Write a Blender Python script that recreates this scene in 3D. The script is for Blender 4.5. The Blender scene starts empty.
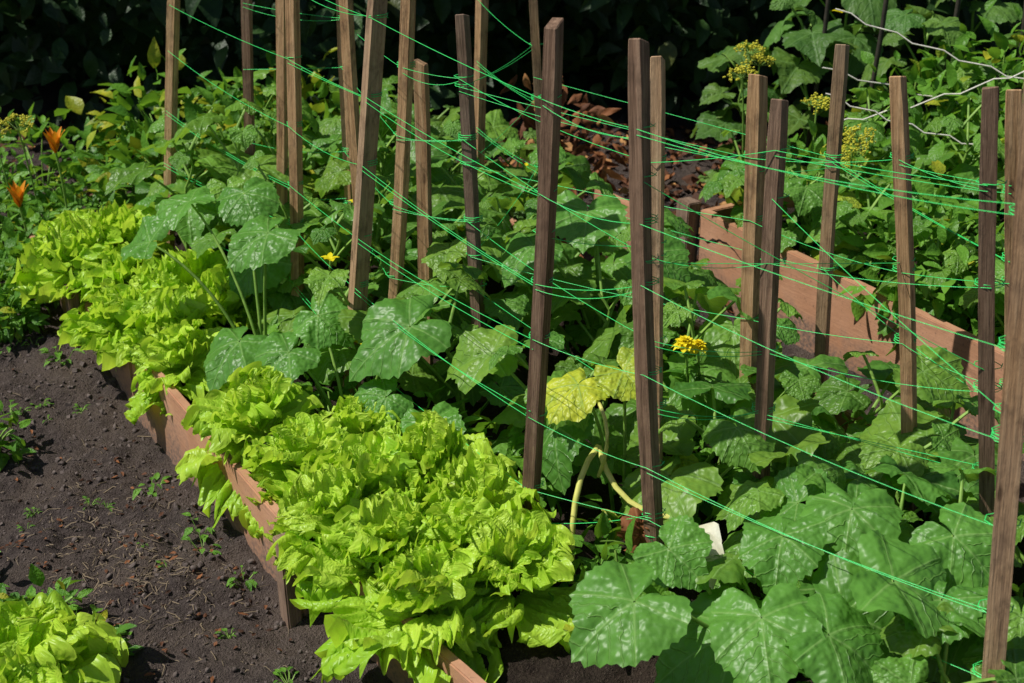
import bpy, bmesh, math
import numpy as np
from mathutils import Vector, Matrix
rng = np.random.default_rng(7)
sc = bpy.context.scene
def U(a,b): return float(rng.uniform(a,b))

# ------------------------------------------------------------------ node helpers
class NT:
    def __init__(s,name):
        s.m=bpy.data.materials.new(name); s.m.use_nodes=True
        s.t=s.m.node_tree; s.t.nodes.clear()
        s.out=s.t.nodes.new('ShaderNodeOutputMaterial')
    def n(s,typ,**kw):
        nd=s.t.nodes.new(typ)
        for k,v in kw.items(): setattr(nd,k,v)
        return nd
    def l(s,a,b): s.t.links.new(a,b)
    def math(s,op,a,b=None,clamp=False):
        nd=s.n('ShaderNodeMath',operation=op); nd.use_clamp=clamp
        for i,v in enumerate((a,b)):
            if v is None: continue
            if isinstance(v,(int,float)): nd.inputs[i].default_value=v
            else: s.l(v,nd.inputs[i])
        return nd.outputs[0]
    def ramp(s,fac,stops):
        nd=s.n('ShaderNodeValToRGB'); cr=nd.color_ramp
        while len(cr.elements)<len(stops): cr.elements.new(.5)
        for e,(p,c) in zip(cr.elements,stops):
            e.position=p; e.color=(c,c,c,1) if isinstance(c,(int,float)) else (*c,1)
        s.l(fac,nd.inputs[0]); return nd.outputs[0]
    def mix(s,f,a,b,bt='MIX'):
        nd=s.n('ShaderNodeMix',data_type='RGBA',blend_type=bt)
        for i,v in ((0,f),(6,a),(7,b)):
            if isinstance(v,(int,float)): nd.inputs[i].default_value=v
            elif isinstance(v,tuple): nd.inputs[i].default_value=(*v,1)
            else: s.l(v,nd.inputs[i])
        return nd.outputs[2]
    def noise(s,vec,scale,detail=4,rough=.6):
        nd=s.n('ShaderNodeTexNoise'); nd.inputs['Scale'].default_value=scale
        nd.inputs['Detail'].default_value=detail; nd.inputs['Roughness'].default_value=rough
        if vec is not None: s.l(vec,nd.inputs['Vector'])
        return nd.outputs[0]
    def coord(s,which='Object',scale=None):
        o=s.n('ShaderNodeTexCoord').outputs[which]
        if scale:
            mp=s.n('ShaderNodeMapping'); mp.inputs['Scale'].default_value=scale
            s.l(o,mp.inputs[0]); o=mp.outputs[0]
        return o
    def bump(s,h,strength=.5,dist=.01):
        nd=s.n('ShaderNodeBump'); nd.inputs['Strength'].default_value=strength
        nd.inputs['Distance'].default_value=dist; s.l(h,nd.inputs['Height']); return nd.outputs[0]
    def bsdf(s,col,rough=.6,spec=.3,normal=None,transl=0,tcol=None):
        p=s.n('ShaderNodeBsdfPrincipled')
        if isinstance(col,tuple): p.inputs['Base Color'].default_value=(*col,1)
        else: s.l(col,p.inputs['Base Color'])
        if isinstance(rough,(int,float)): p.inputs['Roughness'].default_value=rough
        else: s.l(rough,p.inputs['Roughness'])
        p.inputs['Specular IOR Level'].default_value=spec
        if normal is not None: s.l(normal,p.inputs['Normal'])
        o=p.outputs[0]
        if transl:
            t=s.n('ShaderNodeBsdfTranslucent')
            c=tcol if tcol is not None else col
            if isinstance(c,tuple): t.inputs[0].default_value=(*c,1)
            else: s.l(c,t.inputs[0])
            mx=s.n('ShaderNodeMixShader'); mx.inputs[0].default_value=transl
            s.l(o,mx.inputs[1]); s.l(t.outputs[0],mx.inputs[2]); o=mx.outputs[0]
        s.l(o,s.out.inputs[0]); return s.m

def leaf_mat(name,dark,light,yellow,tcol,transl=.3,rough=.45,spec=.4,veins=True,veincol=(.2,.3,.1),bd=.004,qs=7,bs=.8,tm=.5):
    t=NT(name)
    at=t.n('ShaderNodeAttribute',attribute_name='var')
    sp=t.n('ShaderNodeSeparateColor'); t.l(at.outputs['Color'],sp.inputs[0])
    uv=t.n('ShaderNodeUVMap',uv_map='UVMap').outputs[0]
    nz=t.noise(t.coord('Object'),26,3)
    f=t.math('ADD',t.math('MULTIPLY',sp.outputs[0],.75),t.math('MULTIPLY',t.math('SUBTRACT',nz,.35),.9),True)
    col=t.mix(f,dark,light)
    yf=t.math('MULTIPLY',sp.outputs[1],t.ramp(nz,[(.3,.5),(.6,1.)]),True)
    col=t.mix(yf,col,yellow)
    h=t.noise(uv,qs,1)
    if veins:
        s=t.n('ShaderNodeSeparateXYZ'); t.l(uv,s.inputs[0])
        x=s.outputs[0]; y=t.math('ABSOLUTE',s.outputs[1]); d=None
        for a in (0,54,113):
            ca,sa=math.cos(math.radians(a)),math.sin(math.radians(a))
            pr=t.math('ABSOLUTE',t.math('SUBTRACT',t.math('MULTIPLY',x,sa),t.math('MULTIPLY',y,ca)))
            al=t.math('ADD',t.math('MULTIPLY',x,ca),t.math('MULTIPLY',y,sa))
            pr=t.math('ADD',pr,t.math('MULTIPLY',al,.010))
            k=t.math('ADD',pr,t.math('LESS_THAN',al,0))
            d=k if d is None else t.math('MINIMUM',d,k)
        c=t.math('ABSOLUTE',t.math('SUBTRACT',t.math('FRACT',t.math('ADD',t.math('MULTIPLY',t.math('SUBTRACT',x,t.math('MULTIPLY',y,.75)),5.2),t.math('MULTIPLY',h,.8))),.5))
        sv=t.math('MULTIPLY',t.ramp(c,[(.02,.55),(.09,0.)]),t.math('GREATER_THAN',x,t.math('MULTIPLY',y,.72)))
        vf=t.math('MAXIMUM',t.ramp(d,[(.010,1.),(.026,0.)]),sv)
        col=t.mix(t.math('MULTIPLY',vf,.55),col,veincol)
        h=t.math('ADD',t.math('MULTIPLY',h,1.9),t.math('MULTIPLY',t.math('MAXIMUM',t.ramp(d,[(.0,1.),(.06,0.)]),sv),-.7))
    normal=t.bump(h,bs,bd)
    tc=t.mix(tm,t.mix(yf,tcol,yellow),col)
    return t.bsdf(col,rough,spec,normal,transl,tc)

M={}
M['cuke']=leaf_mat('cucumber_leaf',(.045,.155,.022),(.140,.350,.055),(.66,.70,.05),(.42,.78,.04),.36,.40,.36,True,(.28,.48,.14),bd=.005,qs=6)
M['squash']=leaf_mat('squash_leaf',(.030,.10,.020),(.10,.24,.045),(.45,.45,.04),(.26,.52,.04),.30,.5,.3,True,(.18,.33,.11),bd=.0045,qs=6)
M['lettuce']=leaf_mat('lettuce_leaf',(.27,.54,.022),(.60,.84,.085),(.78,.86,.14),(.76,.96,.05),.42,.38,.35,False,bd=.006,qs=18,bs=.8)
M['bushy']=leaf_mat('bush_leaf',(.040,.14,.015),(.17,.38,.04),(.50,.46,.03),(.36,.66,.03),.34,.45,.3,False)
M['hedge']=leaf_mat('hedge_leaf',(.010,.030,.009),(.040,.095,.020),(.14,.14,.03),(.08,.16,.01),.18,.5,.3,False)  # very dark greens: the hedge's shade is partly put into the leaf colour
def simple(name,c1,c2,scale=30,rough=.6,spec=.3,transl=0,bd=.002):
    t=NT(name); nz=t.noise(t.coord('Object'),scale,3)
    return t.bsdf(t.mix(t.ramp(nz,[(.3,0.),(.7,1.)]),c1,c2),rough,spec,t.bump(nz,.5,bd),transl)
M['stem']=simple('green_stem',(.13,.27,.04),(.28,.45,.09),40,.5,.3,.1)
M['ystem']=simple('yellow_stem',(.48,.50,.10),(.66,.62,.18),40,.5)
M['yflower']=simple('yellow_petal',(.82,.66,.01),(.88,.78,.03),60,.5,.2,.3)
M['oflower']=simple('orange_petal',(.75,.22,.01),(.80,.35,.02),60,.5,.2,.3)
M['umbel']=simple('dill_umbel',(.45,.43,.03),(.62,.58,.06),60,.6)
M['twine']=simple('green_twine',(.03,.68,.13),(.08,.82,.22),200,.35,.5,.15)
M['cord']=simple('white_cord',(.5,.48,.42),(.65,.63,.56),80,.7)
M['cane']=simple('dark_cane',(.02,.018,.014),(.05,.042,.03),30,.7)
M['straw']=simple('straw',(.10,.075,.05),(.26,.20,.13),9,.8)
M['dead']=simple('bleached_leaf',(.55,.52,.36),(.80,.78,.66),25,.8,.1,.2,.004)
M['bark']=simple('bark',(.04,.03,.02),(.10,.075,.05),12,.9,.1,0,.02)

def dry_mat():
    t=NT('dry_leaf'); at=t.n('ShaderNodeAttribute',attribute_name='var')
    sp=t.n('ShaderNodeSeparateColor'); t.l(at.outputs['Color'],sp.inputs[0])
    c=t.ramp(sp.outputs[0],[(0.,(.035,.018,.012)),(.5,(.12,.05,.026)),(.85,(.28,.11,.042)),(1.,(.50,.27,.10))])
    return t.bsdf(c,.7,.2,t.bump(t.noise(t.coord('Object'),60,2),.5,.004),.15)
M['dry']=dry_mat()

def soil_mat(name,c0,c1,c2):
    t=NT(name); co=t.coord('Object')
    a=t.noise(co,3.5,3,.6); b=t.noise(co,38,5,.78); c=t.noise(co,170,3,.8)
    col=t.mix(t.ramp(b,[(.32,0.),(.68,1.)]),c0,c1)
    col=t.mix(t.math('MULTIPLY',t.ramp(a,[(.42,0.),(.62,1.)]),.7),col,c2)
    col=t.mix(t.math('MULTIPLY',t.ramp(c,[(.60,0.),(.72,1.)]),.5),col,(.30,.25,.20))
    h=t.math('ADD',t.math('MULTIPLY',b,.7),t.math('MULTIPLY',c,.6))
    return t.bsdf(col,.95,.12,t.bump(h,1.,.042))
M['soil']=soil_mat('path_soil',(.048,.036,.034),(.155,.123,.113),(.18,.138,.112))
M['bedsoil']=soil_mat('bed_soil',(.022,.015,.012),(.075,.056,.043),(.08,.057,.043))
M['clod']=simple('soil_clod',(.05,.039,.036),(.16,.13,.118),50,.95,.1,0,.006)

def wood_mat(name,cols,grey,gbias):
    t=NT(name); oi=t.n('ShaderNodeObjectInfo').outputs['Random']
    off=t.n('ShaderNodeVectorMath',operation='ADD'); t.l(t.coord('Object'),off.inputs[0])
    cb=t.n('ShaderNodeCombineXYZ'); 
    for i in range(3): t.l(t.math('MULTIPLY',oi,17.),cb.inputs[i])
    t.l(cb.outputs[0],off.inputs[1])
    def mp(sx,sy,sz):
        m=t.n('ShaderNodeMapping'); m.inputs['Scale'].default_value=(sx,sy,sz); t.l(off.outputs[0],m.inputs[0]); return m.outputs[0]
    g=t.noise(mp(90,90,3.),1.,6,.7); big=t.noise(mp(6,6,3),1.,3); fine=t.noise(mp(420,420,14),1.,2)
    blot=t.noise(mp(30,30,16),1.,4,.7)
    gg=t.math('ADD',t.math('MULTIPLY',g,.7),t.math('MULTIPLY',fine,.3))
    col=t.ramp(gg,[(.34,cols[0]),(.48,cols[1]),(.64,cols[2])])
    gf=t.math('MULTIPLY',t.ramp(t.math('ADD',t.math('MULTIPLY',big,.6),t.math('MULTIPLY',oi,.5)),[(gbias,0.),(gbias+.3,1.)]),.7)
    col=t.mix(gf,col,t.mix(gg,(grey[0]*.45,grey[1]*.45,grey[2]*.45),grey))
    col=t.mix(t.ramp(blot,[(.48,0.),(.70,.6)]),col,(.07,.043,.028))
    vo=t.n('ShaderNodeTexVoronoi'); vo.inputs['Scale'].default_value=1.; t.l(mp(22,22,7),vo.inputs['Vector'])
    kn=t.ramp(vo.outputs[0],[(.07,1.),(.13,0.)])
    col=t.mix(t.math('MULTIPLY',kn,.6),col,(.04,.02,.01))
    br=t.math('ADD',.72,t.math('MULTIPLY',t.math('FRACT',t.math('MULTIPLY',oi,7.3)),.5))
    cm=t.n('ShaderNodeVectorMath',operation='SCALE'); t.l(col,cm.inputs[0]); t.l(br,cm.inputs['Scale'])
    return t.bsdf(cm.outputs[0],.8,.2,t.bump(t.math('ADD',gg,t.math('MULTIPLY',blot,.4)),.9,.004))
M['wood']=wood_mat('weathered_stake_wood',((.19,.10,.048),(.46,.275,.14),(.66,.44,.25)),(.42,.33,.25),.65)
M['wood_dark']=wood_mat('dark_stake_wood',((.07,.042,.028),(.21,.128,.083),(.34,.225,.152)),(.28,.22,.185),.5)

def board_mat():
    t=NT('brown_painted_board'); co=t.coord('Object')
    a=t.noise(co,7,3); b=t.noise(t.coord('Object',(4,4,60)),3,4,.7); c=t.noise(co,90,3,.7)
    col=t.mix(t.ramp(a,[(.3,0.),(.7,1.)]),(.38,.19,.105),(.50,.275,.17))
    col=t.mix(t.math('MULTIPLY',t.ramp(b,[(.45,0.),(.7,1.)]),.35),col,(.22,.11,.07))
    g=t.n('ShaderNodeNewGeometry'); s=t.n('ShaderNodeSeparateXYZ'); t.l(g.outputs['Position'],s.inputs[0])
    hz=t.math('SUBTRACT',t.math('ADD',.11,t.math('MULTIPLY',t.math('SUBTRACT',a,.5),.32)),s.outputs[2])
    d=t.math('MULTIPLY',t.ramp(hz,[(.0,0.),(.10,1.)]),t.ramp(c,[(.35,.3),(.6,.95)]))
    col=t.mix(d,col,(.12,.092,.078))
    sp=t.ramp(c,[(.60,0.),(.72,1.)]); col=t.mix(t.math('MULTIPLY',sp,.6),col,(.10,.07,.055))
    return t.bsdf(col,.65,.25,t.bump(t.math('ADD',b,c),.3,.003))
M['board']=board_mat()

# ------------------------------------------------------------------ mesh builder
class MB:
    def __init__(s,name,mats):
        s.name=name; s.mats=mats; s.v=[];s.q=[];s.uv=[];s.c=[];s.mi=[];s.n=0
    def add(s,v,q,uv=None,var=(.5,0),mat=0):
        k=len(v); s.v.append(v); s.q.append(q+s.n)
        s.uv.append(uv if uv is not None else v[:,:2]); 
        c=np.zeros((k,4)); c[:,0]=var[0]; c[:,1]=var[1]; c[:,3]=1; s.c.append(c)
        s.mi.append(np.full(len(q),mat)); s.n+=k
    def build(s,smooth=True):
        v=np.concatenate(s.v);q=np.concatenate(s.q);uv=np.concatenate(s.uv);c=np.concatenate(s.c);mi=np.concatenate(s.mi)
        me=bpy.data.meshes.new(s.name); me.vertices.add(len(v)); me.vertices.foreach_set('co',v.astype(np.float32).ravel())
        me.loops.add(len(q)*4); me.loops.foreach_set('vertex_index',q.astype(np.int32).ravel())
        me.polygons.add(len(q)); me.polygons.foreach_set('loop_start',np.arange(0,len(q)*4,4,dtype=np.int32))
        me.polygons.foreach_set('loop_total',np.full(len(q),4,dtype=np.int32))
        me.polygons.foreach_set('material_index',mi.astype(np.int32))
        me.polygons.foreach_set('use_smooth',np.full(len(q),smooth))
        u=me.uv_layers.new(name='UVMap'); u.data.foreach_set('uv',uv[q.ravel()].astype(np.float32).ravel())
        a=me.color_attributes.new('var','FLOAT_COLOR','POINT'); a.data.foreach_set('color',c.astype(np.float32).ravel())
        for m in s.mats: me.materials.append(M[m])
        me.update(); me.validate()
        ob=bpy.data.objects.new(s.name,me); sc.collection.objects.link(ob); return ob
def gridq(nr,nc):
    i=np.arange(nr-1)[:,None]*nc+np.arange(nc-1)[None,:]; i=i.ravel()
    return np.stack([i,i+1,i+nc+1,i+nc],1)
def nrm(v): v=np.asarray(v,float); return v/(np.linalg.norm(v)+1e-9)
def place(mb,T,o,xd,nd,s,var,mat=0):
    xd=nrm(xd); nd=np.asarray(nd,float); nd=nrm(nd-xd*nd.dot(xd)); yd=np.cross(nd,xd)
    R=np.stack([xd,yd,nd]); s=np.asarray(s)
    mb.add((T[0]*s)@R+np.asarray(o),T[1],T[2],var,mat)
def tube(mb,pts,r,mat=0,k=5,var=(.5,0)):
    p=np.asarray(pts,float); n=len(p); r=np.broadcast_to(np.asarray(r,float),(n,))
    d=np.gradient(p,axis=0); d/=np.linalg.norm(d,axis=1)[:,None]+1e-9
    ref=np.array([0,0,1.]) if abs(d[:,2]).mean()<.8 else np.array([1.,0,0])
    a=np.cross(d,ref); a/=np.linalg.norm(a,axis=1)[:,None]+1e-9; b=np.cross(d,a)
    th=np.linspace(0,2*math.pi,k+1)
    v=p[:,None]+r[:,None,None]*(a[:,None]*np.cos(th)[None,:,None]+b[:,None]*np.sin(th)[None,:,None])
    mb.add(v.reshape(-1,3),gridq(n,k+1),None,var,mat)
def bez(a,b,c,n=7):
    t=np.linspace(0,1,n)[:,None]; a,b,c=map(lambda q:np.asarray(q,float),(a,b,c))
    return (1-t)**2*a+2*t*(1-t)*b+t*t*c

# templates
def cuke_leaf(nr=9,na=65):
    th=np.radians(np.linspace(-170,170,na)); ad=np.degrees(abs(th))
    base=np.array([1.06,.83,.90,.74,.80,.66,.32])
    rl=base*rng.uniform(.92,1.08,7); rr=base*rng.uniform(.92,1.08,7); rr[0]=rl[0]
    an=[0,24,52,84,112,144,170]
    ro=np.where(th<0,np.interp(ad,an,rl),np.interp(ad,an,rr))
    ro=np.convolve(np.pad(ro,1,'edge'),[.2,.6,.2],'valid')
    ro=ro*(1+.024*np.where(np.arange(na)%2==0,1,-1)+rng.normal(0,.012,na))
    rho=np.linspace(.015,1,nr)[:,None]
    x=rho*ro*np.cos(th); y=rho*ro*np.sin(th); R=np.hypot(x,y)
    ph=U(0,6); dr=U(.10,.46); fo=U(-.02,.32); tw=U(-.28,.28)
    vein=np.min([abs(ad-a) for a in (0,54,113)],axis=0)/28
    z=-dr*R**2+fo*abs(y)+.08*rho**2*np.sin(5*th+ph)+.028*rho**3*np.sin(13*th+ph*2)+.13*np.clip(vein,0,1)*rho*(1.1-rho)*1.5+tw*x*y
    z+=.014*np.sin(13*x+ph)*np.sin(15*y+2*ph)
    z-=U(0,.36)*np.clip(x,0,2)**2
    v=np.stack([x,y,z],-1).reshape(-1,3)
    return v,gridq(nr,na),v[:,:2].copy()
CUKE=[cuke_leaf() for _ in range(24)]
def lettuce_leaf(nu=16,nv=81):
    u=np.linspace(.03,1,nu)[:,None]; v=np.linspace(-1,1,nv)[None,:]
    w=.07+.62*np.sin(u*math.pi*.5)**1.3*(1+0*v)
    p=rng.uniform(0,6.28,9); f1=U(14,19); f2=U(28,36)
    x=u*(1-.28*v**2)+.05*u*np.sin(3*v+p[0]); y=v*w
    m=np.clip(np.maximum(abs(v)**1.4,u),0,1)**2.4*np.clip(u*1.3,0,1)
    q=v+np.sign(v)*.5*u+.06*np.sin(7*v+p[8])
    am=(.75+.5*np.sin(5*v+p[8]))
    z=-U(-.05,.45)*u**2+U(.05,.5)*y**2+.25*u**5*U(-.6,1)
    z=z+m*(.145*np.sin(q*f1+p[1])*am+.075*np.sin(f2*q+p[2]+4*u))
    z=z+.025*np.sin(8*v+p[3])*np.sin(9*u+p[4])+.026*np.sin(17*v+p[7])*np.sin(15*u+p[4])*u
    x=x+m*(.07*np.sin(f1*q+p[1]+1.5)*am+.050*np.sin(f2*q+p[5])); y=y+m*(.06*np.cos(f1*q+p[6])+.02*np.cos(f2*q))
    vv=np.stack(np.broadcast_arrays(x,y,z),-1).reshape(-1,3)
    uv=np.stack(np.broadcast_arrays(u,v),-1).reshape(-1,2)
    return vv,gridq(nu,nv),uv
LET=[lettuce_leaf() for _ in range(22)]
def ovate(w=.28,nu=5,nv=5,droop=.3,fold=.4):
    u=np.linspace(0,1,nu)[:,None]; v=np.linspace(-1,1,nv)[None,:]
    ww=w*np.sin(math.pi*np.clip(u,0.02,.98)**.8)**.9
    x=u+0*v; y=v*ww; z=-droop*u**2+fold*abs(y)+.03*np.sin(7*u+2*v)
    vv=np.stack(np.broadcast_arrays(x,y,z),-1).reshape(-1,3); return vv,gridq(nu,nv),vv[:,:2].copy()
OV=[ovate(U(.22,.38),droop=U(.1,.5),fold=U(.1,.6)) for _ in range(6)]
OVN=[ovate(U(.10,.16),droop=U(.1,.6),fold=.3) for _ in range(4)]
def dryleaf():
    v,q,uv=ovate(U(.25,.4),6,6,U(-.3,.5),U(-.6,.8)); v=v.copy(); v[:,2]+=.12*np.sin(9*v[:,0]+U(0,6))*np.cos(8*v[:,1]); return v,q,uv
DRY=[dryleaf() for _ in range(6)]
def blob():
    l=np.linspace(-1,1,3); vs=[];qs=[];n=0
    for ax in range(3):
        for sg in (-1,1):
            a,b=np.meshgrid(l,l,indexing='ij'); c=np.full_like(a,sg)
            p=np.stack([a,b,c],-1) if ax==2 else (np.stack([c,a,b],-1) if ax==0 else np.stack([a,c,b],-1))
            vs.append(p.reshape(-1,3)); qs.append(gridq(3,3)+n); n+=9
    v=np.concatenate(vs); v/=np.linalg.norm(v,axis=1)[:,None]
    p=rng.uniform(0,6,3); v=v*(1+.22*np.sin(3*v[:,:1]+p[0])+.2*np.sin(4*v[:,1:2]+p[1])+.15*np.sin(5*v[:,2:]+p[2]))
    return v,np.concatenate(qs),v[:,:2].copy()
BL=[blob() for _ in range(8)]

# ------------------------------------------------------------------ layout frame of the bed
P0=np.array([-.439,2.384]); D=np.array([-.52,.854]); N=np.array([.854,.52])
def SW(s,w): p=P0+D*s+N*w; return float(p[0]),float(p[1])
def vnoise(x,y,seed=0):
    xi=np.floor(x).astype(int); yi=np.floor(y).astype(int); fx=x-xi; fy=y-yi
    fx=fx*fx*(3-2*fx); fy=fy*fy*(3-2*fy)
    def h(a,b):
        n=(a*374761393+b*668265263+seed*1442695)&0x7fffffff; n=((n^(n>>13))*1274126177)&0x7fffffff; return ((n^(n>>16))&0xffff)/65535.
    return (h(xi,yi)*(1-fx)+h(xi+1,yi)*fx)*(1-fy)+(h(xi,yi+1)*(1-fx)+h(xi+1,yi+1)*fx)*fy
def gh(x,y):
    return .05*(vnoise(x*1.7,y*1.7)-.5)+.035*(vnoise(x*7,y*7,1)-.5)+.024*(vnoise(x*22,y*22,2)-.5)+.014*(vnoise(x*55,y*55,3)-.5)
def axis(a,b,n,far):
    m=np.linspace(a,b,n); g=np.geomspace(.03,far,26)
    return np.concatenate([(a-g)[::-1],m,b+g])
gx=axis(-2.0,2.0,400,80); gy=axis(1.5,5.5,400,80)
X,Y=np.meshgrid(gx,gy,indexing='xy'); fade=np.exp(-np.maximum(0,np.hypot(X,Y-3.5)-3.5)*.4)
Z=gh(X,Y)*fade
mb=MB('ground',['soil']); mb.add(np.stack([X,Y,Z],-1).reshape(-1,3),gridq(len(gy),len(gx))); mb.build()

def nearw(s): return np.where(s<-.075,.06+.093*(-s-.09),.012)
def patch(name,s0,s1,w0,w1,z0,ns,nw,mat,amp=1.4):
    s=np.linspace(s0,s1,ns)[:,None]; f=np.linspace(0,1,nw)[None,:]
    wa=nearw(s) if w0 is None else w0
    w=wa+(w1-wa)*f
    x=P0[0]+D[0]*s+N[0]*w; y=P0[1]+D[1]*s+N[1]*w
    z=z0+gh(x*1.3+7,y*1.3+3)*amp
    mb=MB(name,[mat]); mb.add(np.stack([x,y,z],-1).reshape(-1,3),gridq(ns,nw)[:,::-1]); return mb.build()
patch('bed_soil',-1.7,2.0,None,1.30,.10,220,90,'bedsoil')
patch('bed_soil',-1.6,.93,1.72,3.2,.15,140,90,'bedsoil')

# ------------------------------------------------------------------ boards
def empty(name):
    e=bpy.data.objects.new(name,None); sc.collection.objects.link(e); return e
def boxobj(name,a,b,h0,h1,th,mat,parent,bev=.003):
    a=np.array(a);b=np.array(b); L=np.linalg.norm(b-a); d=(b-a)/L
    bm=bmesh.new(); bmesh.ops.create_cube(bm,size=1)
    bmesh.ops.scale(bm,vec=(L,th,h1-h0),verts=bm.verts)
    bmesh.ops.bevel(bm,geom=bm.edges[:],offset=bev,segments=2,affect='EDGES')
    me=bpy.data.meshes.new(name); bm.to_mesh(me); bm.free(); me.materials.append(M[mat])
    o=bpy.data.objects.new(name,me); sc.collection.objects.link(o)
    o.location=((a[0]+b[0])/2,(a[1]+b[1])/2,(h0+h1)/2); o.rotation_euler=(U(-.03,.03),0,math.atan2(d[1],d[0])); o.parent=parent
bed=empty('raised_garden_bed')
boxobj('side_board_near',SW(-1.75,.20),SW(-.085,.045),-.04,.17,.022,'board',bed)
boxobj('side_board_mid',SW(-.065,.0),SW(.98,.0),-.04,.19,.022,'board',bed)
boxobj('side_board_far',SW(.99,.0),SW(2.0,.01),-.04,.15,.022,'board',bed)
boxobj('far_side_board',SW(-1.7,1.31),SW(2.0,1.31),-.04,.17,.022,'board',bed)
boxobj('end_board',SW(2.015,.0),SW(2.015,1.3),-.04,.15,.022,'board',bed)
for s,w in ((-.055,-.032),(1.42,-.032)):
    boxobj('corner_peg',SW(s-.022,w),SW(s+.022,w),-.05,.20,.03,'wood_dark',bed)
bed2=empty('raised_garden_bed')
boxobj('side_board',SW(-1.6,1.70),SW(.90,1.74),-.04,.25,.028,'board',bed2)
boxobj('end_board',SW(.93,1.78),SW(.93,3.2),-.04,.23,.028,'board',bed2)
boxobj('corner_peg',SW(.91,1.71),SW(.97,1.71),-.05,.27,.05,'wood_dark',bed2)
boxobj('back_board',SW(1.02,1.66),SW(1.35,1.66),-.04,.2,.028,'board',bed2)

# ------------------------------------------------------------------ stakes
ST={}
def stake(key,b,t,w=.036,d=.024,mat='wood',rot=None):
    w*=.88; d*=.92
    b=Vector(b);t=Vector(t); L=(t-b).length; n=14
    rows=[]; px,py=U(0,6),U(0,6); wv=U(.003,.007)
    bm=bmesh.new()
    for i in range(n+1):
        f=i/n; z=-.08+(L+.08)*f; ox=wv*math.sin(3*f+px); oy=wv*math.sin(4*f+py)
        k=(1.0 if i<n else .95)+U(-.03,.03)
        rows.append([bm.verts.new((ox+sx*w/2*k,oy+sy*d/2*k,z+(0.006*sx+U(-.002,.002) if i==n else 0))) for sx,sy in ((-1,-1),(1,-1),(1,1),(-1,1))])
    for i in range(n):
        for j in range(4): bm.faces.new((rows[i][j],rows[i][(j+1)%4],rows[i+1][(j+1)%4],rows[i+1][j]))
    bm.faces.new(rows[0][::-1]); bm.faces.new(rows[-1])
    es=[e for e in bm.edges if abs((e.verts[0].co-e.verts[1].co).z)>.01 or e.verts[0].co.z>L-.02]
    bmesh.ops.bevel(bm,geom=es,offset=.002,segments=1,affect='EDGES')
    me=bpy.data.meshes.new('garden_stake'); bm.to_mesh(me); bm.free(); me.materials.append(M[mat])
    o=bpy.data.objects.new('garden_stake',me); sc.collection.objects.link(o)
    q=(t-b).to_track_quat('Z','Y'); r=U(-.75,.0) if rot is None else rot
    o.matrix_world=Matrix.Translation(b)@q.to_matrix().to_4x4()@Matrix.Rotation(r,4,'Z')
    ST[key]=(np.array(b),np.array(t),max(w,d)/2+.003)
stake('A',(-1.049,4.016,.1),(-.90,4.0,1.18),.046)
stake('B',(-.756,3.783,.1),(-.678,3.78,1.15),.036,mat='wood_dark')
stake('C',(-.563,3.378,.1),(-.506,3.36,1.15),.036)
stake('C2',(-.66,3.7,.1),(-.575,3.68,1.15),.028)
stake('Dk',(-.446,3.71,.1),(-.43,3.70,1.12),.042)
stake('D2',(-.40,3.55,.1),(-.40,3.52,1.12),.03)
stake('E',(-.386,2.989,.1),(-.272,2.98,1.14),.042,rot=-.8)
stake('F',(-.310,3.174,.1),(-.218,3.17,1.14),.040,rot=-.3)
stake('G',(-.212,3.22,.1),(-.213,3.25,.90),.034)
stake('H',(-.066,3.1,.1),(-.113,3.1,1.037),.042,mat='wood_dark',rot=-.3)
stake('I',(-.1,4.1,.1),(-.083,4.1,1.12),.036)
stake('J',(.10,3.71,.1),(.05,3.70,1.12),.038)
stake('K',(.036,2.40,.08),(.069,2.40,1.175),.038,.026,mat='wood_dark',rot=-.45)
stake('L',(.278,2.26,.08),(.204,2.27,1.177),.042,.026,mat='wood_dark',rot=-.35)
stake('Mm',(.30,2.47,.08),(.254,2.48,1.096),.032)
stake('Nn',(.528,2.75,.08),(.481,2.75,.994),.044,.03,rot=-.6)
stake('O',(.495,2.45,.08),(.477,2.45,1.027),.044,.026,mat='wood_dark',rot=-.5)
stake('P',(.754,3.093,.08),(.719,3.09,.973),.048,.028,rot=-.5)
stake('Q',(.84,2.565,.08),(.71,2.565,1.042),.042,.026,rot=-.5)
stake('R',(.906,2.26,.08),(.779,2.26,1.099),.050,.03,mat='wood_dark',rot=-.3)
stake('T',(1.0,2.42,.08),(.868,2.40,1.06),.038,.03)
stake('S',(.775,1.815,.0),(.673,1.80,1.33),.054,.035,rot=-.5)

# ------------------------------------------------------------------ twine
def sp(key,z):
    b,t,_=ST[key]; f=(z-b[2])/(t[2]-b[2]); return b+(t-b)*f
def twine(mb,a,b,za,zb,r=.0007,sag=.012):
    p,q=sp(a,za),sp(b,zb)
    off=np.array([-.012,-.020,0]); p=p+off; q=q+off
    m=(p+q)/2-np.array([0,0,sag*2]); tube(mb,bez(p,m,q,9),r,0,4)
def wrap(mb,key,z,turns=2):
    b,t,h=ST[key]; c=sp(key,z); n=9*turns; r=h*1.02
    th=np.linspace(0,2*math.pi*turns,n); 
    p=np.stack([c[0]+r*np.cos(th),c[1]+r*.85*np.sin(th),c[2]+np.linspace(-.002,.003,n)*turns],1); tube(mb,p,.0009,0,4)
rowsT=[(['A','C','E','K','L','S'],[.28,.43,.58,.73,.88,1.04]),
       (['B','Dk','F','H','Mm','O','R'],[.40,.57,.75,.92]),
       (['I','J','H','Nn','Q','T'],[.50,.68,.86]),
       (['J','P','T'],[.45,.75])]
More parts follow.
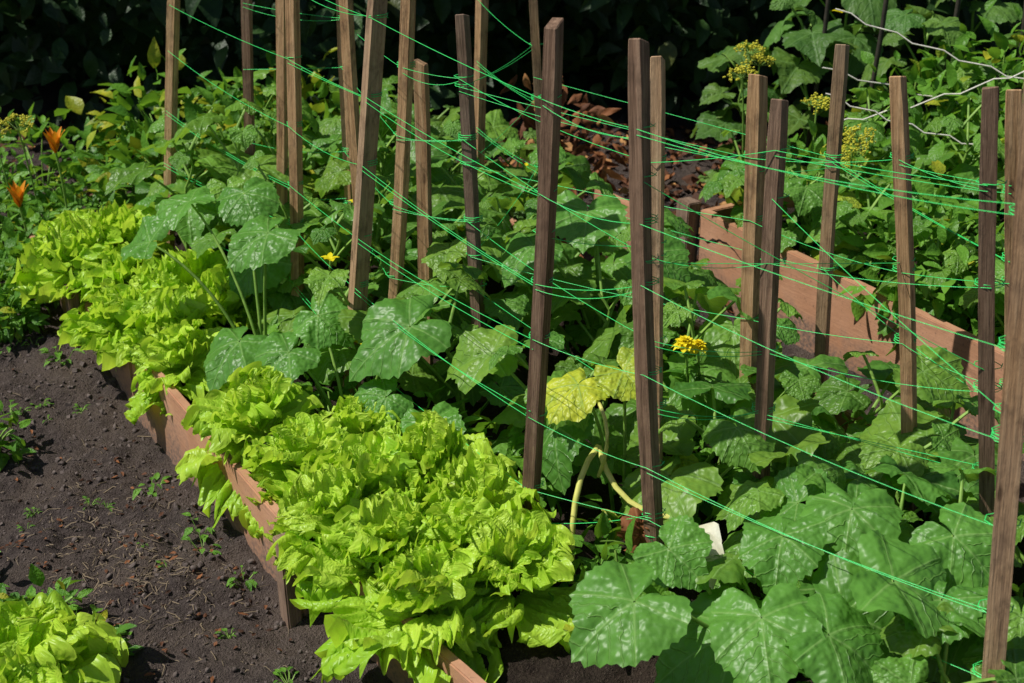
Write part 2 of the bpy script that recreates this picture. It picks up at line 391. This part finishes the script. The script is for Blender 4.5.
for keys,zs in rowsT:
    mb=MB('garden_twine_netting',['twine'])
    for z in zs:
        zp=z+U(-.02,.02)
        for a,b in zip(keys[:-1],keys[1:]):
            zn=min(z+U(-.03,.03),float(ST[b][1][2])-.03); zp=min(zp,float(ST[a][1][2])-.03)
            twine(mb,a,b,zp,zn,sag=U(.0,.016)); wrap(mb,b,zn,int(rng.integers(1,4))); 
            if U(0,1)<.35: twine(mb,a,b,zp-.010,zn+U(-.02,.02),sag=U(.0,.02))
            zp=zn
    mb.build()
mb=MB('garden_twine_netting',['twine'])
for a,b,za,zb in (('K','Mm',.8,.75),('L','Q',.80,.68),('K','L',.2,.30),('L','S',.25,.12),('Nn','P',.8,.7),('O','S',.85,.75),('L','R',.95,.6)):
    twine(mb,a,b,za,zb,sag=U(0,.01)); wrap(mb,a,za,1); wrap(mb,b,zb,1)
mb.build()

# ------------------------------------------------------------------ cucumber plants
UP=np.array([0,0,1.]); SUN=nrm((-.7,-.25,1.35))
def put_leaf(mb,stempt,tip,az,s,var,up=.9,tilt=.25,petr=.0032,mat=0):
    o=np.array([math.cos(az),math.sin(az),0])
    mid=(np.asarray(stempt)+np.asarray(tip))/2+UP*.02+o*.01
    tube(mb,bez(stempt,mid,tip,6),np.linspace(petr*1.25,petr,6),1,5)
    n=UP*up+o*tilt+SUN*.35+rng.normal(0,.28,3); xd=o-UP*U(.0,.5)
    T=CUKE[int(rng.integers(len(CUKE)))]
    place(mb,T,tip,xd,n,(s,s*U(.82,1.08),s),var,mat)
def cucumber(pos,z0,h,nl,size=.105,mats=('cuke','stem'),name='cucumber_plant',yellow=.02,lean=None,flowers=True):
    mb=MB(name,list(mats)+['yflower']); x,y=pos
    lx,ly=lean if lean else (U(-.08,.08),U(-.08,.08))
    st=bez((x,y,z0-.03),(x+lx*.3+U(-.03,.03),y+ly*.3,z0+h*.5),(x+lx,y+ly,z0+h*.88),14)
    st[:,0]+=.010*np.sin(np.arange(14)*1.3); tube(mb,st,np.linspace(.0060,.0035,14),1,6)
    az=U(0,6.28)
    for i in range(nl):
        f=(i+.6)/nl; k=f*13; j=int(min(k,12)); p=st[j]+(st[j+1]-st[j])*(k-j); az+=2.4+U(-.4,.4)
        pl=U(.09,.19)*(1.1-.45*f); o=np.array([math.cos(az),math.sin(az),0])
        tip=p+o*pl*.75+UP*pl*U(.45,1.0)
        s=size*U(.50,1.25)*(1.08-.5*f**3)
        put_leaf(mb,p,tip,az+U(-.3,.3),s,(U(0,1),U(.35,.75) if U(0,1)<yellow else U(0,.16)),tilt=U(.0,.5))
    if flowers and U(0,1)<.4:
        p=st[int(rng.integers(7,12))]; flower(mb,p+np.array([U(-.05,.05),-.05,U(0,.05)]),.018,2)
    return mb.build()
def flower(mb,c,r,mat):
    for k in range(5):
        a=k*1.2566+.3; xd=np.array([math.cos(a),math.sin(a)-.3,.5]); place(mb,OV[k%6],c,xd,UP,(r*1.3,r*1.6,r),(.5,0),mat)

spots=[]
for s in np.arange(.52,1.95,.25):
    for w,h in ((.40,.50),(.68,.50),(.95,.44),(1.16,.38)):
        if s<.75 and w<.5: h=.34
        spots.append((s+U(-.08,.08),w+U(-.08,.08),h*U(.78,1.14)))
for s in (.0,.27):
    for w,h in ((.62,.36),(.88,.36),(1.12,.28)): spots.append((s+U(-.05,.05),w+U(-.05,.05),h*U(.85,1.1)))
for s in (-.60,-.33):
    for w,h in ((.76,.24),(1.0,.27),(1.2,.22)): spots.append((s+U(-.05,.05),w+U(-.05,.05),h*U(.85,1.1)))
for s in (-1.12,-.85):
    for w,h in ((.58,.18),(.86,.22),(1.12,.24)): spots.append((s+U(-.05,.05),w+U(-.05,.05),h*U(.9,1.1)))
for s,w,h in spots:
    cucumber(SW(s,w),.10,h,int(7+h*8),.110)
def hero(root,leaves,name='cucumber_plant'):
    mb=MB(name,['cuke','stem'])
    for (x,y,z,s,az,yl) in leaves:
        r=np.array([root[0]+U(-.02,.02),root[1]+U(-.02,.02),.08])
        m=np.array([(r[0]*.7+x*.3),(r[1]*.7+y*.3),z*.8]); 
        tube(mb,bez(r,m,(x,y,z),10),np.linspace(.005,.003,10),1,6)
        o=np.array([math.cos(az),math.sin(az),0])
        place(mb,CUKE[int(rng.integers(len(CUKE)))],(x,y,z),o-UP*.28,UP*.8+o*.05+np.array([-.20,-.25,0])+rng.normal(0,.14,3),(s,s*U(.9,1.05),s*.9),(U(.5,1),yl),0)
    mb.build()
hero((-.60,3.15),[(-.63,2.98,.31,.115,-2.2,0),(-.563,3.08,.54,.115,-2.6,0),(-.80,3.35,.52,.11,-2.8,0),(-.66,3.33,.55,.10,-1.2,0),(-.87,3.2,.47,.10,2.6,0)])
hero((-.36,2.85),[(-.22,2.80,.43,.145,-2.7,0),(-.44,2.95,.39,.09,-.6,0),(-.17,2.65,.275,.09,-1.3,0),(-.27,2.72,.30,.08,-2.6,0),(-.50,2.88,.33,.10,-2.4,0)])
hero((.22,2.55),[(.13,2.50,.44,.085,-2.4,.9),(.22,2.52,.46,.08,-.9,.65),(.33,2.50,.27,.055,-.9,.7)])
hero((.42,2.02),[(.20,1.93,.33,.13,-2.6,0),(.40,1.88,.335,.12,-1.6,0),(.62,1.93,.37,.13,-.3,0),(.50,1.84,.33,.11,-.4,0),(.27,2.07,.34,.085,-.8,0),(.46,2.05,.38,.10,-1.9,0)])
hero((.66,2.12),[(.60,2.15,.37,.12,-1.9,0),(.75,2.05,.38,.11,-.9,0),(.52,2.22,.34,.09,2.4,0),(.72,2.25,.38,.10,.6,0),(.70,1.92,.34,.10,-2.2,0)])
hero((.24,3.2),[(.18,3.2,.55,.12,-1.7,0),(.05,3.1,.5,.10,-2.4,0),(.33,3.1,.48,.10,-.6,0)])
mb=MB('withered_vine',['ystem','dry','dead'])
tube(mb,np.concatenate([bez((.12,2.30,.08),(.10,2.36,.30),(.17,2.45,.33)),bez((.17,2.45,.33),(.20,2.35,.22),(.34,2.33,.24))]),.006,0,7)
tube(mb,bez((.17,2.42,.28),(.20,2.35,.42),(.16,2.48,.43)),.004,0,6)
tube(mb,bez((.30,2.34,.23),(.36,2.28,.2),(.38,2.26,.10)),.004,0,6)
for _ in range(5): place(mb,CUKE[_],(.235+U(-.01,.01),2.26,.27-_*.006),(U(-.3,.3),-.2,-1),(U(-1,1),-1,.2),(.05,.04,.11),(.75,0),1)
place(mb,DRY[3],(.36,2.16,.34),(-.45,-.35,-.55),(-.6,-.5,.6),(.11,.12,.06),(.5,0),2)
place(mb,DRY[5],(.35,2.15,.32),(-.1,-.5,-.5),(-.5,-.6,.7),(.09,.10,.08),(.5,0),2)
mb.build()
def marigold(c,root,name='marigold_plant',mat='yflower',r=.026):
    mb=MB(name,['stem',mat,'bushy']); tube(mb,bez(root,((root[0]+c[0])/2+.02,(root[1]+c[1])/2,c[2]*.6),c),.003,0,5)
    for ring,(nn,rr,el) in enumerate(((14,1.,.1),(12,.8,.5),(9,.55,1.1),(6,.35,2.2))):
        for k in range(nn):
            a=k*6.283/nn+ring*.4; place(mb,OV[k%6],np.array(c)+UP*.003*ring,(math.cos(a),math.sin(a),el),(0,0,1),(r*rr,r*rr*1.1,r*rr),(.5,0),1)
    for k in range(46):
        f=U(.1,.9); a=U(0,6.28); p=np.array(root)*(1-f)+np.array(c)*f; place(mb,OVN[k%4],p,(math.cos(a),math.sin(a),U(0,.8)),UP,U(.03,.06),(U(0,1),0),2)
    mb.build()
marigold((.36,2.68,.445),(.38,2.78,.1),r=.028); marigold((.39,2.70,.43),(.40,2.8,.1),r=.022)

# ------------------------------------------------------------------ lettuces
def lettuce(x,y,z,R=.15,n=22,lx=0,ly=0):
    mb=MB('lettuce_plant',['lettuce']); az=U(0,6); hz=U(.8,1.5)
    for i in range(n):
        t=i/(n-1); az+=2.4+U(-.35,.35); el=math.radians(4+74*t**.85+U(-14,14)); s=R*(1.04-.42*t)*U(.68,1.14)
        xd=np.array([math.cos(az)*math.cos(el)+lx,math.sin(az)*math.cos(el)+ly,math.sin(el)])
        nd=np.array([-math.cos(az)*math.sin(el),-math.sin(az)*math.sin(el),math.cos(el)])+rng.normal(0,.25,3)
        o=np.array([x,y,z+.02+.065*t*hz])+xd*.012
        place(mb,LET[int(rng.integers(22))],o,xd,nd,s,(min(1,.1+.6*t+U(-.2,.4)),U(0,.3)))
    mb.build()
LP=[(-.55,2.73,.15),(-.43,2.58,.13),(-.30,2.46,.15),(-.17,2.55,.14),(-.23,2.28,.15),(-.05,2.38,.14),(-.15,2.12,.15),(.0,2.20,.13),(-.34,2.34,.12),(-.10,2.26,.12),(-.20,2.42,.11),
    (-1.0,3.35,.15),(-.86,3.27,.15),(-.88,3.52,.15),(-.76,3.42,.14),(-.79,3.10,.13),(-1.22,3.72,.15),(-1.08,3.66,.15),(-1.13,3.88,.15),(-1.28,3.92,.14),(-.32,2.68,.12),(-.93,3.42,.12)]
for x,y,R in LP: lettuce(x,y,.11+U(0,.03),R,n=20,lx=-.10,ly=-.06)
for x,y,R in ((-.87,2.02,.16),(-1.0,1.95,.16),(-.82,1.86,.15),(-1.03,2.12,.12),(-.9,1.72,.15)): lettuce(x,y,.04,R)
for s,w in ((-.25,1.88),(-.6,1.9)):
    lettuce(*SW(s,w),.17,.12)

# ------------------------------------------------------------------ generic leafy clumps
def clump(name,c,rad,n,size,mats=('bushy','stem'),tpl=OV,stems=10,yel=.05,base=0.,vr=(0,1)):
    mb=MB(name,list(mats)); c=np.array(c,float); rad=np.array(rad,float)
    for k in range(stems):
        d=rng.normal(0,1,3); d[2]=abs(d[2]); d=nrm(d)*rad*U(.5,.95); tube(mb,bez((c[0]+d[0]*.2,c[1]+d[1]*.2,base),c+d*.3,c+d,6),.0025 if rad[0]<1 else .012,1,4)
    for k in range(n):
        d=rng.normal(0,1,3); d=nrm(d)*rad*U(.35,1.)**.5*(1+.25*math.sin(3*d[0]+5*d[1]))
        p=c+d
        if p[2]<base: p[2]=base+U(0,.03)
        xd=nrm(d/rad)*.8+rng.normal(0,.5,3); nd=UP+rng.normal(0,.45,3)
        place(mb,tpl[k%len(tpl)],p,xd,nd,size*U(.6,1.3),(U(*vr),U(.4,.9) if U(0,1)<yel else 0))
    return mb.build()
for x,y,r,sz in ((-1.55,4.1,.22,.05),(-1.4,4.35,.2,.05),(-1.75,4.4,.25,.06),(-1.35,4.75,.25,.07),(-1.7,4.9,.3,.06),(-2.0,4.3,.3,.06),(-1.5,3.8,.14,.04),(-1.42,3.65,.09,.035),(-1.45,3.95,.18,.05),(-1.35,4.1,.15,.05)):
    clump('leafy_weed',(x,y,.08),(r,r,r*.7),230,sz,base=.0)
for x,y,h in ((-.95,4.75,.34),(-.6,4.7,.3),(-1.15,4.6,.3),(-.8,4.95,.4),(-1.25,4.9,.4)):
    clump('flowering_shrub',(x,y,h*.55),(.24,.22,h*.6),260,.075,yel=.25,base=0)
for x,y in ((-1.12,2.4),(-1.25,3.0),(-1.3,2.75),(-1.0,2.25),(-.92,2.3),(-.80,2.17)):
    clump('leafy_weed',(x,y,.04),(.08,.08,.06),70,.04,base=.0)
for s,w,h in ((.80,1.86,.28),(.55,1.86,.30),(.30,1.86,.27),(.05,1.87,.26),(-.2,1.88,.24),(-.45,1.9,.24),(-.7,1.95,.26),(.7,2.25,.42),(.4,2.3,.45),(.1,2.35,.45),(-.2,2.35,.4),(.75,2.65,.45),(.4,2.75,.5),(0,2.8,.5)):
    cucumber(SW(s,w),.16,h,int(rng.integers(12,17)),.084,yellow=.06,lean=(-.05,-.03))
for s,w in ((.65,1.9),(.3,1.95),(-.05,1.95),(.5,2.5),(-.35,2.0),(.1,1.85)):
    clump('bean_plant',(*SW(s,w),.30),(.17,.17,.2),230,.055,base=.15,vr=(.4,1))
for s,w in ((.0,.5),(.2,.42),(-.35,.62),(-.2,.9),(-.5,.45),(.45,.3),(.7,.25),(.1,1.2),(-.2,1.22),(-.45,1.2),(-.7,.62),(.35,1.15)):
    clump('leafy_weed',(*SW(s,w),.15),(.12,.12,.10),120,.045,base=.09)
for x,y,h in ((1.05,4.75,.75),(1.3,4.6,.8),(1.6,4.5,.85),(1.9,4.7,.9),(1.2,5.0,1.0),(1.65,5.0,1.0),(.85,4.95,.55),(2.1,4.3,.7)):
    cucumber((x,y),.0,h,14,.125,mats=('squash','stem'),name='squash_plant',yellow=.03)
for x,y in ((-.2,4.6),(.05,4.4),(-.5,4.35),(-.35,4.85)):
    cucumber((x,y),.0,.32,10,.11,mats=('squash','stem'),name='squash_plant')
for x,y,z in ((1.75,4.2,.55),(1.5,4.25,.45),(1.95,4.0,.5),(1.3,4.35,.35)):
    clump('leafy_bush',(x,y,z),(.25,.22,.3),330,.06,base=.1,vr=(.3,1))

def dill(heads,root,name='dill_plant',r=.035,mat='umbel'):
    mb=MB(name,['stem',mat])
    for c in heads:
        c=np.array(c); tube(mb,bez(root,((root[0]+c[0])/2,(root[1]+c[1])/2,c[2]*.7),c,10),.0028,0,5)
        for k in range(22):
            a=U(0,6.28); e=U(.15,1.3); d=np.array([math.cos(a)*math.cos(e),math.sin(a)*math.cos(e),math.sin(e)*.7]); q=c+d*r*1.3
            tube(mb,[c,q],.0008,0,3)
            for j in range(6): place(mb,BL[j],q+rng.normal(0,.005,3),(1,0,0),UP,.0028,(.5,0),1)
    mb.build()
dill([(.726,4.3,.66),(.76,4.32,.62),(.70,4.25,.60)],(.75,4.35,0)); dill([(.97,3.9,.48),(1.0,3.95,.50),(.93,3.9,.44)],(1.0,4.0,.1))
dill([(.90,4.1,.55)],(.9,4.1,.1)); dill([(-1.54,4.3,.42)],(-1.52,4.35,0),'leek_seed_head',.05); dill([(-1.64,4.35,.40)],(-1.6,4.35,0),'leek_seed_head',.045)
for c in ((-1.40,4.2,.38),(-1.50,4.1,.24)):
    mb=MB('courgette_flower',['stem','oflower']); tube(mb,bez((c[0],c[1],0),(c[0]+.02,c[1],c[2]*.5),c),.004,0,5)
    for k in range(6): a=k*1.047; place(mb,OV[k],c,(math.cos(a)*.2,math.sin(a)*.2,1),(-math.cos(a),-math.sin(a),.3),(.08,.05,.05),(.5,0),1)
    mb.build()

CN=[((1.10,4.4,0),(1.17,4.4,1.4)),((1.36,4.5,0),(1.42,4.5,1.4)),((1.6,4.4,0),(1.55,4.4,1.4)),((1.0,4.7,0),(1.05,4.7,1.3)),((1.78,4.5,0),(1.80,4.5,1.3))]
for a,b in CN:
    mb=MB('plant_cane',['cane']); tube(mb,[a,tuple((np.array(a)+np.array(b))/2+np.array([.01,0,0])),b],.008,0,7); mb.build()
mb=MB('white_cord',['cord'])
for a,b in (((.95,4.3,.62),(1.9,4.3,.42)),((.95,4.2,.82),(1.7,4.0,.60)),((.95,4.1,.50),(1.7,4.0,.78)),((.9,4.0,.62),(1.5,3.9,.46))):
    p=bez(a,(np.array(a)+np.array(b))/2-UP*.04,b,18); p[:,2]+=.008*np.sin(np.arange(18)*2.1); tube(mb,p,.0025,0,5)
mb.build()

# ------------------------------------------------------------------ hedge, added shade tree and litter
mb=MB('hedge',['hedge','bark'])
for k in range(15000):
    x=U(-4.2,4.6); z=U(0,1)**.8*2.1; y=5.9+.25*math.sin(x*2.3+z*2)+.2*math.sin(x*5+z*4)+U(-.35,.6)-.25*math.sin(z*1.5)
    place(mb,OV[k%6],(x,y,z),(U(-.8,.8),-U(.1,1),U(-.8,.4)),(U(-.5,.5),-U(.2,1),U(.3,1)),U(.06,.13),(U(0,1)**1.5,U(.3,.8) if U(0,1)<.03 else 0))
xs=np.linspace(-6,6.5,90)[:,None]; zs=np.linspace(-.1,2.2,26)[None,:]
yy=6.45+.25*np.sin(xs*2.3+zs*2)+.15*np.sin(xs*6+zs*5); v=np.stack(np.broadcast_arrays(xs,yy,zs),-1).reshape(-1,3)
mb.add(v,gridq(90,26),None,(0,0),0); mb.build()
mb=MB('unseen_shade_tree',['hedge','bark'])  # crown stays out of frame; added to cast shade over the hedge
tube(mb,[(-3.2,8.0,-.1),(-3.15,7.9,1.2),(-3.0,7.6,2.6),(-2.7,7.2,4)],[.2,.16,.13,.08],1,12)
for k in range(9):
    a=k*.7; tube(mb,bez((-3.05,7.6,2.4+k*.15),(-2.6+math.cos(a),7.1+math.sin(a)*.8,3.6),(-2.2+3*math.cos(a),7.2+1.5*math.sin(a),4.2+U(-.4,.5)),8),np.linspace(.06,.02,8),1,7)
for k in range(4600):
    d=nrm(rng.normal(0,1,3))*np.array([4.0,1.6,1.0])*U(.1,1)**.4; p=np.array([-2.4,6.85,4.2])+d*(1+.2*math.sin(4*d[0]+3*d[1]))
    place(mb,OV[k%6],p,rng.normal(0,1,3),UP+rng.normal(0,.4,3),U(.18,.30),(U(0,1),0))
mb.build()
mb=MB('fallen_leaves',['dry'])
for k in range(2300):
    if k<1600: x=U(-.3,1.4);y=U(3.9,5.6)
    else: x=U(-2.5,2.8);y=U(4.6,5.8)
    place(mb,DRY[k%6],(x,y,float(gh(np.array(x),np.array(y)))+U(.0,.04)),(U(-1,1),U(-1,1),U(-.2,.5)),UP+rng.normal(0,.5,3),U(.02,.06),(U(0,1),0))
for k in range(90):
    place(mb,DRY[k%6],(U(-.05,.35),U(4.5,4.8),U(.1,.48)),(U(-1,1),U(-.6,.2),U(-1,.3)),(U(-1,1),-1,.5),(U(.05,.10),.04,.05),(U(.4,1),0))
mb.build()

mb=MB('soil_clods',['clod'])
for k in range(7500):
    s=U(-1.3,2.2); w=-abs(rng.normal(0,.38))-.03 if U(0,1)<.8 else U(1.34,1.68)
    x,y=SW(s,w); r=.0016+.006*U(0,1)**6
    place(mb,BL[k%8],(x,y,float(gh(np.array(x),np.array(y)))+r*.2),rng.normal(0,1,3),UP+rng.normal(0,.5,3),(r*U(.8,1.5),r,r*U(.6,1)),(.5,0))
mb.build()
mb=MB('straw_litter',['straw','dry'])
for k in range(750):
    s=rng.normal(.28,.20) if U(0,1)<.75 else U(-.8,1.5); w=rng.normal(-.24,.10)
    if w>-.03: continue
    x,y=SW(s,w); z=float(gh(np.array(x),np.array(y)))+.002; a=U(0,6.28); L=.003+.02*U(0,1)**3
    dx,dy=math.cos(a)*L,math.sin(a)*L; o=rng.normal(0,L*.3,2)
    tube(mb,[(x-dx,y-dy,z),(x+o[0],y+o[1],z+U(0,.004)),(x+dx,y+dy,z)],U(.0004,.0013),0,3)
for k in range(260):
    x,y=SW(rng.normal(.3,.35),U(-.6,-.05)); place(mb,DRY[k%6],(x,y,float(gh(np.array(x),np.array(y)))+.006),(U(-1,1),U(-1,1),0),UP+rng.normal(0,.3,3),(U(.008,.022),.012,.01),(U(0,.85),0),1)
mb.build()
mb=MB('weed_seedlings',['bushy','stem'])
sd=[SW(.10,-.07),SW(.25,-.1),SW(.33,-.07),SW(-.25,-.12),SW(-.0,-.45),SW(.35,-.62),SW(1.1,-.3),SW(1.25,-.35),SW(1.0,-.38),SW(1.5,-.2),SW(.6,-.1),SW(1.35,-.1),SW(-.1,-.6),SW(-.3,-.75),SW(.8,-.5),SW(.2,-.7),SW(.45,-.55),SW(1.0,-.55),SW(1.2,-.5),SW(1.6,-.35)]
sd+=[SW(U(-.5,1.7),-U(.1,.8)) for _ in range(34)]
for i,(x,y) in enumerate(sd):
    z=float(gh(np.array(x),np.array(y))); kk=U(.5,1.3) if i<20 else U(.3,.65)
    for k in range(int(rng.integers(4,14))):
        a=U(0,6.28); d=np.array([math.cos(a),math.sin(a),0]); b=np.array([x,y,z])+d*U(0,.02)*kk; t=b+d*U(.005,.02)*kk+UP*U(.005,.03)*kk
        tube(mb,[b,t],.0009,1,3); place(mb,OV[k%6],t,d+UP*U(-.1,.4),UP,U(.011,.028)*kk,(U(.3,1),0))
mb.build()

# ------------------------------------------------------------------ light, world, camera
EL=math.radians(54)
to_sun=Vector((-.92,-.12,0)).normalized()*math.cos(EL)+Vector((0,0,math.sin(EL)))
L=bpy.data.lights.new('sun','SUN'); L.energy=5.0; L.angle=math.radians(.5); L.color=(1,.96,.88)
lo=bpy.data.objects.new('sun',L); sc.collection.objects.link(lo); lo.rotation_euler=to_sun.to_track_quat('Z','Y').to_euler(); lo.location=(-5,0,8)
w=bpy.data.worlds.new('World'); sc.world=w; w.use_nodes=True; nt=w.node_tree
sky=nt.nodes.new('ShaderNodeTexSky'); sky.sky_type='NISHITA'; sky.sun_disc=False
sky.sun_elevation=EL; sky.sun_rotation=math.atan2(to_sun.x,to_sun.y)
bg=nt.nodes['Background']; bg.inputs[1].default_value=.065; nt.links.new(sky.outputs[0],bg.inputs[0])
sc.view_settings.view_transform='Standard'; sc.view_settings.look='None'; sc.view_settings.exposure=0
cam=bpy.data.cameras.new('camera'); cam.lens=50; cam.sensor_width=36; cam.clip_end=300; cam.clip_start=.05
cam.dof.use_dof=True; cam.dof.focus_distance=2.9; cam.dof.aperture_fstop=7.1
co=bpy.data.objects.new('camera',cam); sc.collection.objects.link(co); co.location=(0,0,1.7); co.rotation_euler=(math.radians(65),0,0)
sc.camera=co
